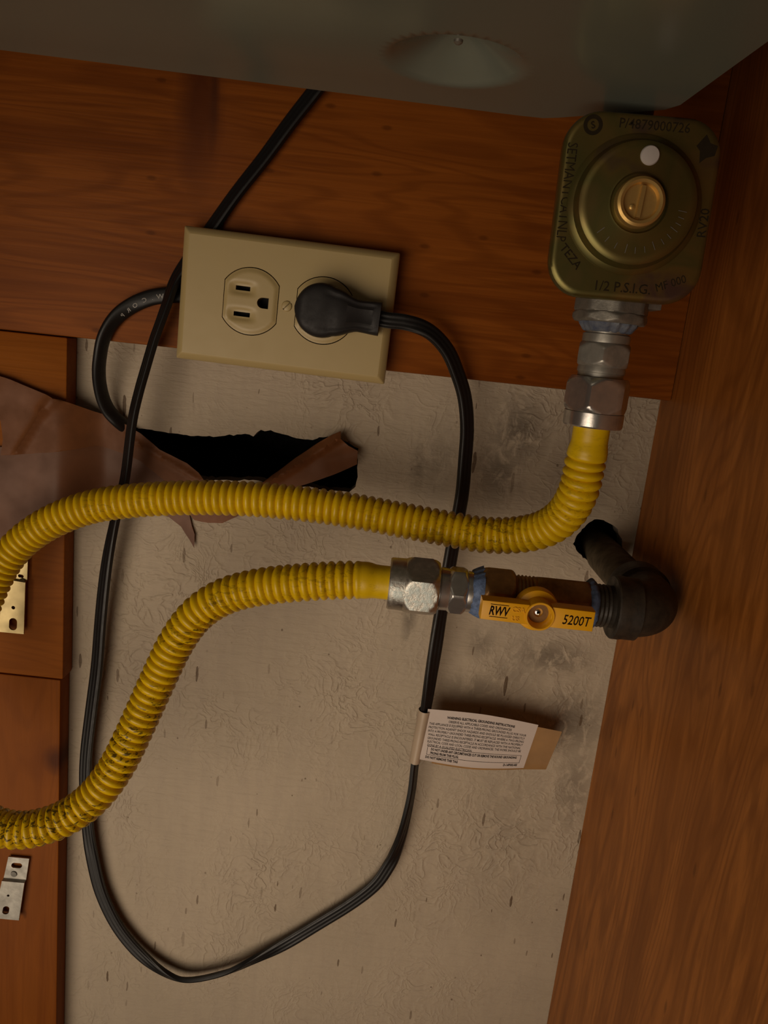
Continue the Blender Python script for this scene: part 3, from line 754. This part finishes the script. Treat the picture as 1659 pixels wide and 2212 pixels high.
# dark stamped lettering on the plate
ink = []
def stamp(body, cx, cz, size, rot, sx=1.0, bold=.03, h=.06, target=ink):
    t = text2d(body, size, sx, bold, 'CENTER'); a = radians(rot); ys = [p[1] for p in t[0]]; my = (max(ys) + min(ys)) / 2
    target.append(place_text(t, lambda x, y: G(cx + x * cos(a) - (y - my) * sin(a), cz + x * sin(a) + (y - my) * cos(a), h)))
stamp('P/4879000726', 3.0, 30.6, 5.0, 0, .95)
stamp('SETMANTCATNLP', -27.2, 4, 5.6, -90, .80, .0)
stamp('1/2 P.S.I.G.', -.5, -29.6, 5.4, 0, .98, .035)
stamp('TEZA', -22.4, -19.5, 4.6, -45, 1.0, .05)
stamp('MF 000', 18.5, -26.5, 4.6, 22, .9, .0)
stamp('RV20', 27.4, -3, 5.0, 90, 1.0, .03)
em = []
for k in range(36):
    a0, a1 = 2 * pi * k / 36, 2 * pi * (k + 1) / 36
    em.append(([G(-20.5 + r * cos(a), 29 + r * sin(a), .06) for r, a in ((3.7, a0), (3.7, a1), (2.2, a1), (2.2, a0))], [(0, 1, 2, 3)]))
stamp('S', -20.5, 29, 3.6, 20, 1.0, .1, .06, em)
em.append(([G(x, z, .06) for x, z in ((23.3, 29), (25.2, 26), (28.2, 25.2), (27.6, 21.6), (24.4, 20.6), (22.2, 18.6), (21.6, 23), (20, 24.6))], [(0, 1, 2, 3, 4, 5, 6, 7)]))
obj('lettering', merge(*ink, *em), MAT_INK2, reg, smooth=0, label='dark stamped letters around the plate edge')
tk = []
for k, ang in enumerate((-6, -14, -22, -30, -40, -50, -62, -74, -86, -98, -112, -126, -140)):
    a = radians(ang); r0, r1 = (16.2, 18.6) if k % 3 else (15.4, 18.8)
    c_ = [(r0, -.14), (r1, -.14), (r1, .14), (r0, .14)]
    tk.append(([gd + rx * ((r * cos(a) - s * sin(a)) / 1000) + rz * ((r * sin(a) + s * cos(a)) / 1000) + Vector((0, -.00700 - (19.6 - r) * .00007, 0)) for r, s in c_], [(0, 1, 2, 3)]))
obj('embossed_mark', merge(*tk), MAT_CAST, reg, smooth=0)

# ------------------------------------------------------------------ shutoff valve
val = empty('shutoff_valve', Vector((lo(1150), -.098, AXL.z)), 'brass gas shutoff valve with yellow lever between hose and iron elbow', 'valve')
obj('valve_body', merge(hexnut(l0, LX, lo(1037), lo(1106), .0138, turn=radians(8), ch=.003), hexnut(l0, LX, lo(1152), lo(1268), .0120, turn=radians(12), ch=.003),
                        lathe(l0, LX, [(lo(1100), .0098)] + [(lo(1104 + 4 * k), .0106 if k % 2 else .0098) for k in range(12)] + [(lo(1156), .0100)], 48),
                        lathe(Vector((lo(1146), -.098, AXL.z)), (0, -1, 0), [(.006, .0068), (.0165, .0068), (.0168, .005), (.022, .005)], 32)), MAT_BRONZE, val, smooth=28)
for a, b, nm in ((1016, 1040, 0), (1264, 1284, 1)):
    obj('thread_sealant', lathe(l0, LX, [(lo(L(a, b, k / 8)), (.0102 + .0016 * sin(pi * k / 8)) if nm else L(.0096, .0122, (k / 8) ** .8)) for k in range(9)], 60,
                                rfun=lambda t, r: r * (1 + .05 * sin(6 * t) * cos(11 * t + 2) + .03 * sin(19 * t))), MAT_SEAL, val, smooth=60)
HD = .0262                           # lever face in front of the valve line
h0 = Vector((P(1166, 1331, .098 + HD).x, -.098, P(1166, 1331, .098 + HD).z)); hrot = radians(-.3)
def H(x, z, h): return Vector((h0.x + (x * cos(hrot) - z * sin(hrot)) / 1000, h0.y - h / 1000, h0.z + (x * sin(hrot) + z * cos(hrot)) / 1000))
HF = 26.2
def lever(x0, x1, hh0, hh1):
    loops = []
    for ins, h in ((0.3, HF - 7.6), (0, HF - 7.2), (0, HF - .7), (.25, HF - .2), (.8, HF)):
        pts = []
        for x, z in ((x0 + ins, -hh0 + ins), (x1 - ins, -hh1 + ins), (x1 - ins, hh1 - ins), (x0 + ins, hh0 - ins)): pts.append(H(x, z, h))
        loops.append(pts)
    V = [p for q in loops for p in q]
    return V, [(i * 4 + k, i * 4 + (k + 1) % 4, (i + 1) * 4 + (k + 1) % 4, (i + 1) * 4 + k) for i in range(4) for k in range(4)] + [(0, 1, 2, 3), (16, 17, 18, 19)]
hx0_ = (P(1040, 1316, .098 + HD).x - h0.x) * 1000; hx1_ = (P(1284, 1343, .098 + HD).x - h0.x) * 1000
hnd = obj('lever', merge(lever(hx0_, -5.0, 4.55, 4.75), lever(5.0, hx1_, 4.9, 4.75),
    lathe(H(0, 0, 0), (0, -1, 0), [((HF - 12.0) / 1000, .0100), ((HF - 8.4) / 1000, .0100), ((HF - 7.2) / 1000, .0095), ((HF - 6.4) / 1000, .0070), ((HF + .6) / 1000, .00665), ((HF + .9) / 1000, .0064), ((HF + .9) / 1000, .0058), ((HF + .5) / 1000, .0055), ((HF - 4.5) / 1000, .0046), ((HF - 5.2) / 1000, .0036), ((HF - 5.2) / 1000, .0001)], 64)),
    MAT_HANDLE, val, smooth=32, label='yellow plastic lever')
obj('lever_screw', lathe(H(0, .2, HF - 5.2), (0, -1, 0), [(0, .0022), (.0010, .0021), (.0016, .0014), (.0017, .0009), (.0010, .0005), (.0010, .0001)], 20), MAT_SCREW, hnd)
let = []
def hstamp(body, cx, cz, size, sx, bold, rot=0.0):
    t = text2d(body, size, sx, bold, 'CENTER'); ys = [p[1] for p in t[0]]; my = (max(ys) + min(ys)) / 2; a = radians(rot)
    let.append(place_text(t, lambda x, y: H(cx + x * cos(a) - (y - my) * sin(a) + (y - my) * .12, cz + x * sin(a) + (y - my) * cos(a), HF + .05)))
hstamp('RWV', -18.2, .25, 5.9, .66, .17)
for z in (3.15, -2.65):
    let.append(([H(x, zz, HF + .05) for x, zz in ((-22.4, z - .16), (-14.2, z - .16), (-14.2, z + .16), (-22.4, z + .16))], [(0, 1, 2, 3)]))
obj('lettering', merge(*let), MAT_INK, hnd, smooth=0, label='dark lettering RWV between two lines')
let.clear()
hstamp('5200T', 16.6, -.2, 6.4, .74, .07)
obj('lettering', merge(*let), MAT_INK, hnd, smooth=0, label='dark lettering 5200T')
emb = []
def hemb(body, cx, cz, size):
    t = text2d(body, size, 1.0, .05, 'CENTER'); V, F_ = place_text(t, lambda x, y: H(cx + x, cz + y, HF + .4))
    V2, _ = place_text(t, lambda x, y: H(cx + x, cz + y, HF - .05)); n_ = len(V)
    emb.append((V + V2, list(F_) + [(b, a, a + n_, b + n_) for a, b in boundary(F_)]))
hemb('CSA', -9.8, .7, 3.2); hemb('US', -10.6, -3.4, 2.8)
obj('embossed_mark', merge(*emb), MAT_HANDLE, hnd, smooth=0)

# ------------------------------------------------------------------ black iron gas pipe out of the wall
EC = Vector((P(1421, 1312, .098).x, -.098, AXL.z))
gp_ = empty('gas_pipe', (EC.x, 0, EC.z), 'black iron gas pipe and elbow coming out of a round hole in the wall', 'pipe')
obj('wall_pipe', lathe((EC.x, .085, EC.z), (0, -1, 0), [(0, .0107), (.183 - .012, .0107)], 48), MAT_PIPE, gp_, label='dusty brown length of pipe')
bend = []
br = .0155
xl = lo(1338)
for k in range(5): bend.append((L(xl, EC.x - br, k / 5), -.098, EC.z))
for k in range(17):
    t = pi / 2 * k / 16; bend.append((EC.x - br + br * sin(t), -.098 + br - br * cos(t), EC.z))
for k in range(1, 5): bend.append((EC.x, -.098 + br + .004 * k, EC.z))
eb = sweep(bend, lambda i: [(.0136 * cos(2 * pi * k / 48), .0136 * sin(2 * pi * k / 48)) for k in range(48)], Vector((0, 0, 1)))
obj('elbow', merge(eb, lathe(Vector((0, -.098, EC.z)), LX, [(lo(1320), .0112), (lo(1320), .0146), (lo(1323), .0152), (lo(1338), .0153), (lo(1345), .0150), (lo(1352), .0150), (lo(1371), .0150), (lo(1374), .0134)], 56),
                   lathe(Vector((EC.x, 0, EC.z)), (0, -1, 0), [(.062, .0112), (.062, .0148), (.064, .0152), (.074, .0152), (.0765, .0134)], 56)), MAT_IRON, gp_, smooth=35)
obj('nipple', lathe(l0, LX, [(lo(1270), .0100)] + [(lo(1278 + 4.5 * k), .0104 if k % 2 else .0099) for k in range(9)] + [(lo(1326), .0104)], 48), MAT_IRON, gp_, smooth=50)

# ------------------------------------------------------------------ warning tag on the cord
TA, TB, TCc, TDd = (929, 1532, 20), (1163, 1566, 19), (1131, 1659, 18), (911, 1641, 19)
tag = empty('warning_tag', P(908, 1590, .025), 'white paper warning tag wrapped around the black cord', 'tag')
def tagp(u, v, lift=0.0):
    """u along the sheet, v from its top edge (0) to its lower edge (1)"""
    a = [L(TA[i], TB[i], u) for i in range(3)]; b = [L(TDd[i], TCc[i], u) for i in range(3)]
    q = [L(a[i], b[i], v) for i in range(3)]
    bow = sin(pi * min(1, max(0, u))); q[1] += -9 * (1 - abs(2 * u - 1) ** 1.5) * (.5 - v) + 5 * bow * (v - .2)
    return P(q[0], q[1], (q[2] + 2.0 * bow + lift) / 1000)
def sheet(u0, u1, v0, v1, lift, th, nu=16, nv=6):
    V, Fs = [], []
    for s in (0, 1):
        for i in range(nu + 1):
            for j in range(nv + 1): V.append(tagp(L(u0, u1, i / nu), L(v0, v1, j / nv), lift - s * th))
    m1 = (nu + 1) * (nv + 1); k = nv + 1; q = []
    for i in range(nu):
        for j in range(nv): q.append((i * k + j, (i + 1) * k + j, (i + 1) * k + j + 1, i * k + j + 1))
    Fs = q + [tuple(reversed([a + m1 for a in f])) for f in q] + [(b, a, a + m1, b + m1) for a, b in boundary(q)]
    return V, Fs
obj('label_sheet', sheet(-.02, 1.0, 0, 1, 0, .12), MAT_PAPER, tag, smooth=60)
obj('backing_strip', sheet(.10, 1.225, .045, 1.03, -.25, .15), MAT_KRAFT, tag, smooth=60, label='tan backing strip sticking out behind the white sheet')
# sleeve wrapped around the cord
c0, c1 = P(919, 1533, .0172), P(897, 1644, .0152)
sv, sf = [], []
for i in range(9):
    p = c0.lerp(c1, i / 8); wd = L(.0038, .0035, i / 8)
    al = L(-.6, -.6, i / 8)
    for k in range(24):
        t = 2 * pi * k / 24; a, b = wd * cos(t), .0047 * sin(t); sv.append(p + Vector((a - .0003, -b, 0)))
for i in range(8):
    for k in range(24): j = (k + 1) % 24; sf.append((i * 24 + k, i * 24 + j, (i + 1) * 24 + j, (i + 1) * 24 + k))
obj('wrap', (sv, sf), MAT_PAPER2, tag, smooth=60, label='creamy sleeve of the tag around the cord')
lines = [('WARNING: ELECTRICAL GROUNDING INSTRUCTIONS', .17, .80, .13, 1), ('OBSERVE ALL APPLICABLE CODES AND ORDINANCES', .19, .78, .205, 0), ('THIS APPLIANCE IS EQUIPPED WITH A THREE-PRONG GROUNDED PLUG FOR YOUR', .015, .925, .275, 0),
         ('PROTECTION AGAINST SHOCK HAZARDS AND SHOULD BE PLUGGED DIRECTLY', .015, .92, .345, 0), ('INTO A PROPERLY GROUNDED THREE-PRONG RECEPTACLE. WHERE A TWO-PRONG', .015, .92, .415, 0), ('WALL RECEPTACLE IS ENCOUNTERED, IT MUST BE REPLACED WITH A PROPERLY', .02, .92, .485, 0),
         ('GROUNDED THREE-PRONG RECEPTACLE IN ACCORDANCE WITH THE NATIONAL', .02, .91, .555, 0), ('ELECTRICAL CODE AND LOCAL CODES AND ORDINANCES. THE WORK SHOULD BE', .025, .92, .622, 0), ('DONE BY A QUALIFIED ELECTRICIAN.', .03, .46, .69, 0),
         ('DO NOT UNDER ANY CIRCUMSTANCES CUT OR REMOVE THE ROUND GROUNDING', .07, .90, .765, 1), ('PRONG FROM THIS PLUG.', .07, .345, .835, 1), ('DO NOT REMOVE THIS TAG', .03, .345, .925, 1), ('D-14P002-RE', .79, .925, .925, 1)]
tx = []
for body, u0, u1, vc, bd in lines:
    t = text2d(body, 1.0, 1.0, .045 if bd else .016); xs = [p[0] for p in t[0]]; x0 = min(xs); wd = max(xs) - x0
    tx.append(place_text(t, lambda x, y: tagp(u0 + (x - x0) / wd * (u1 - u0), vc + .024 - y * .062, .07)))
for u0, v0, u1, v1 in ((.035, .715, .94, .722), (.035, .878, .94, .885), (.035, .715, .039, .885), (.936, .715, .94, .885)):
    tx.append(sheet(u0, u1, v0, v1, .08, .02, 10 if u1 - u0 > .1 else 1, 1))
obj('lettering', merge(*tx), MAT_TAGINK, tag, smooth=0, label='small printed grounding warning')

# ------------------------------------------------------------------ brown tape over the torn opening
def base_depth(x):                   # tape drapes from the left boards down onto the wall
    return L(.0148, .0012, sstep(-.192, -.166, x))
def tape(name, px, lift, mat, label, group, fold=(), seed=0.0, thick=.0002, dep=None):
    pl_ = [(P(x, y, .008).x, P(x, y, .008).z) for x, y in px]
    pl_ = rough_loop(pl_, .004, .0003, seed)
    v2, f2 = cdt(pl_, (), grid_pts(pl_, .0020))
    def dp(p):
        d = (dep(p) if dep else base_depth(p[0])) + lift + .0009 * (1 + mnoise.noise(Vector((p[0] * 45, p[1] * 45, seed))))
        for ax_, ay, bx, by, wdt, hgt in fold:
            A, B = P(ax_, ay, .012), P(bx, by, .012); ab = Vector((B.x - A.x, B.z - A.z)); ap = Vector((p[0] - A.x, p[1] - A.z))
            t = min(1, max(0, ap.dot(ab) / ab.dot(ab))); d += hgt * exp(-(((ap - ab * t).length) / wdt) ** 2)
        return d
    return obj(name, slab(v2, f2, lambda p: Vector((p[0], -dp(p), p[1])), lambda p: Vector((p[0], -dp(p) + thick, p[1]))), mat, label=label, cat='tape', group=group, smooth=60)
TG = 'brown tape strips'
tape('brown_tape', [(-60, 960), (40, 962), (130, 958), (205, 952), (260, 965), (300, 985), (350, 1022), (400, 1062), (440, 1105), (400, 1100), (408, 1140), (415, 1160), (414, 1189), (404, 1172), (385, 1143), (358, 1122), (325, 1112), (280, 1092), (200, 1105), (140, 1128), (60, 1165), (0, 1225), (-60, 1260)],
     .0002, MAT_TAPE2, 'lower brown tape strip, faded, its pointed tongue hanging below the hose', TG, seed=2.0)
tape('brown_tape', [(-60, 782), (0, 804), (45, 819), (100, 843), (150, 862), (200, 888), (235, 903), (272, 921), (300, 938), (340, 972), (400, 1003), (425, 1023), (445, 1050), (430, 1085), (390, 1075), (350, 1040), (300, 999), (262, 981), (215, 966), (205, 964), (130, 972), (40, 977), (20, 978), (26, 945), (20, 905), (5, 872), (-20, 860), (-60, 858)],
     .0024, MAT_TAPE, 'upper brown tape strip reaching from the left board to the hole', TG, fold=((50, 975, 105, 885, .0016, .0028), (105, 885, 132, 856, .0030, .0025), (262, 945, 420, 1040, .0012, .0016)), seed=5.0)
def strip_dep(p): return .0035 + .006 * sstep(-.02, .03, P(640, 1000, 0).x - p[0] + .03) * 0 + .003
tape('brown_tape', [(398, 1100), (420, 1124), (450, 1130), (480, 1130), (512, 1116), (560, 1085), (610, 1062), (660, 1047), (720, 1026), (772, 1003), (773, 973), (752, 963), (737, 947), (736, 931), (715, 940), (690, 955), (640, 988), (600, 1018), (565, 1044), (520, 1062), (450, 1080)],
     .0, MAT_TAPE, 'twisted brown tape strip across the right end of the hole', TG, fold=((575, 1046, 735, 945, .0022, .0045), (700, 1000, 772, 985, .006, .002)), seed=9.0, dep=strip_dep)

# ------------------------------------------------------------------ metal brackets on the left boards
def bracket(name, corners, d, mat, label, holes, bend_at, th=.0012, rivet=None):
    """corners: top-left, top-right, bottom-right, bottom-left photo points; holes in (u, v) of the strip, millimetre shapes"""
    A, B, C_, D_ = [P(x, y, d) for x, y in corners]
    W_ = ((B - A).length + (C_ - D_).length) / 2 * 1000; Hh = ((D_ - A).length + (C_ - B).length) / 2 * 1000
    def fn(x, y, back=0.0):
        u, v = x / W_, y / Hh; p = A.lerp(B, u).lerp(D_.lerp(C_, u), v)
        step = .0022 * sstep(bend_at - .007, bend_at + .007, v)
        return p + Vector((0, -step + back, 0))
    hl = [stadium(u * W_, v * Hh, w_, h_) for u, v, w_, h_ in holes]
    o_ = [(0, 0), (W_, 0), (W_, Hh * (bend_at - .008)), (W_, Hh * (bend_at + .008)), (W_, Hh), (0, Hh), (0, Hh * (bend_at + .008)), (0, Hh * (bend_at - .008))]
    v2, f2 = cdt(o_, hl, [(W_ * t, Hh * (bend_at + s)) for t in (.33, .66) for s in (-.008, .008)])
    e = empty(name, A.lerp(C_, .5), label, 'bracket')
    obj('plate', slab(v2, f2, lambda p: fn(*p), lambda p: fn(p[0], p[1], th)), mat, e, smooth=30)
    if rivet:
        q = fn(rivet[0] * W_, rivet[1] * Hh, th * .5)
        obj('rivet', lathe(q, (0, -1, 0), [(-.001, rivet[2]), (.0009, rivet[2]), (.0012, rivet[2] * .9), (.0013, .0001)], 24), MAT_RIVET, e)
    return e
bracket('metal_bracket', ((18, 1862 - 11, ), (63, 1855, ), (44, 1983), (-10, 1978)), .0165, MAT_ZINC2, 'dull zinc bracket with slotted holes, lowest on the reddish left board',
        ((.47, .13, 7.6, 3.9), (.40, .60, 1.7, 1.7), (.42, .85, 4.0, 6.4)), .36, rivet=(.42, .27, .0021))
bracket('metal_bracket', ((12, 1196), (60, 1206), (55, 1367), (2, 1362)), .0165, MAT_BRASSY, 'brassy steel bracket with slotted hole, half hidden by the yellow hose',
        ((.72, .25, 3.6, 2.0), (.53, .66, 2.2, 2.2), (.55, .88, 4.6, 7.8)), .30)
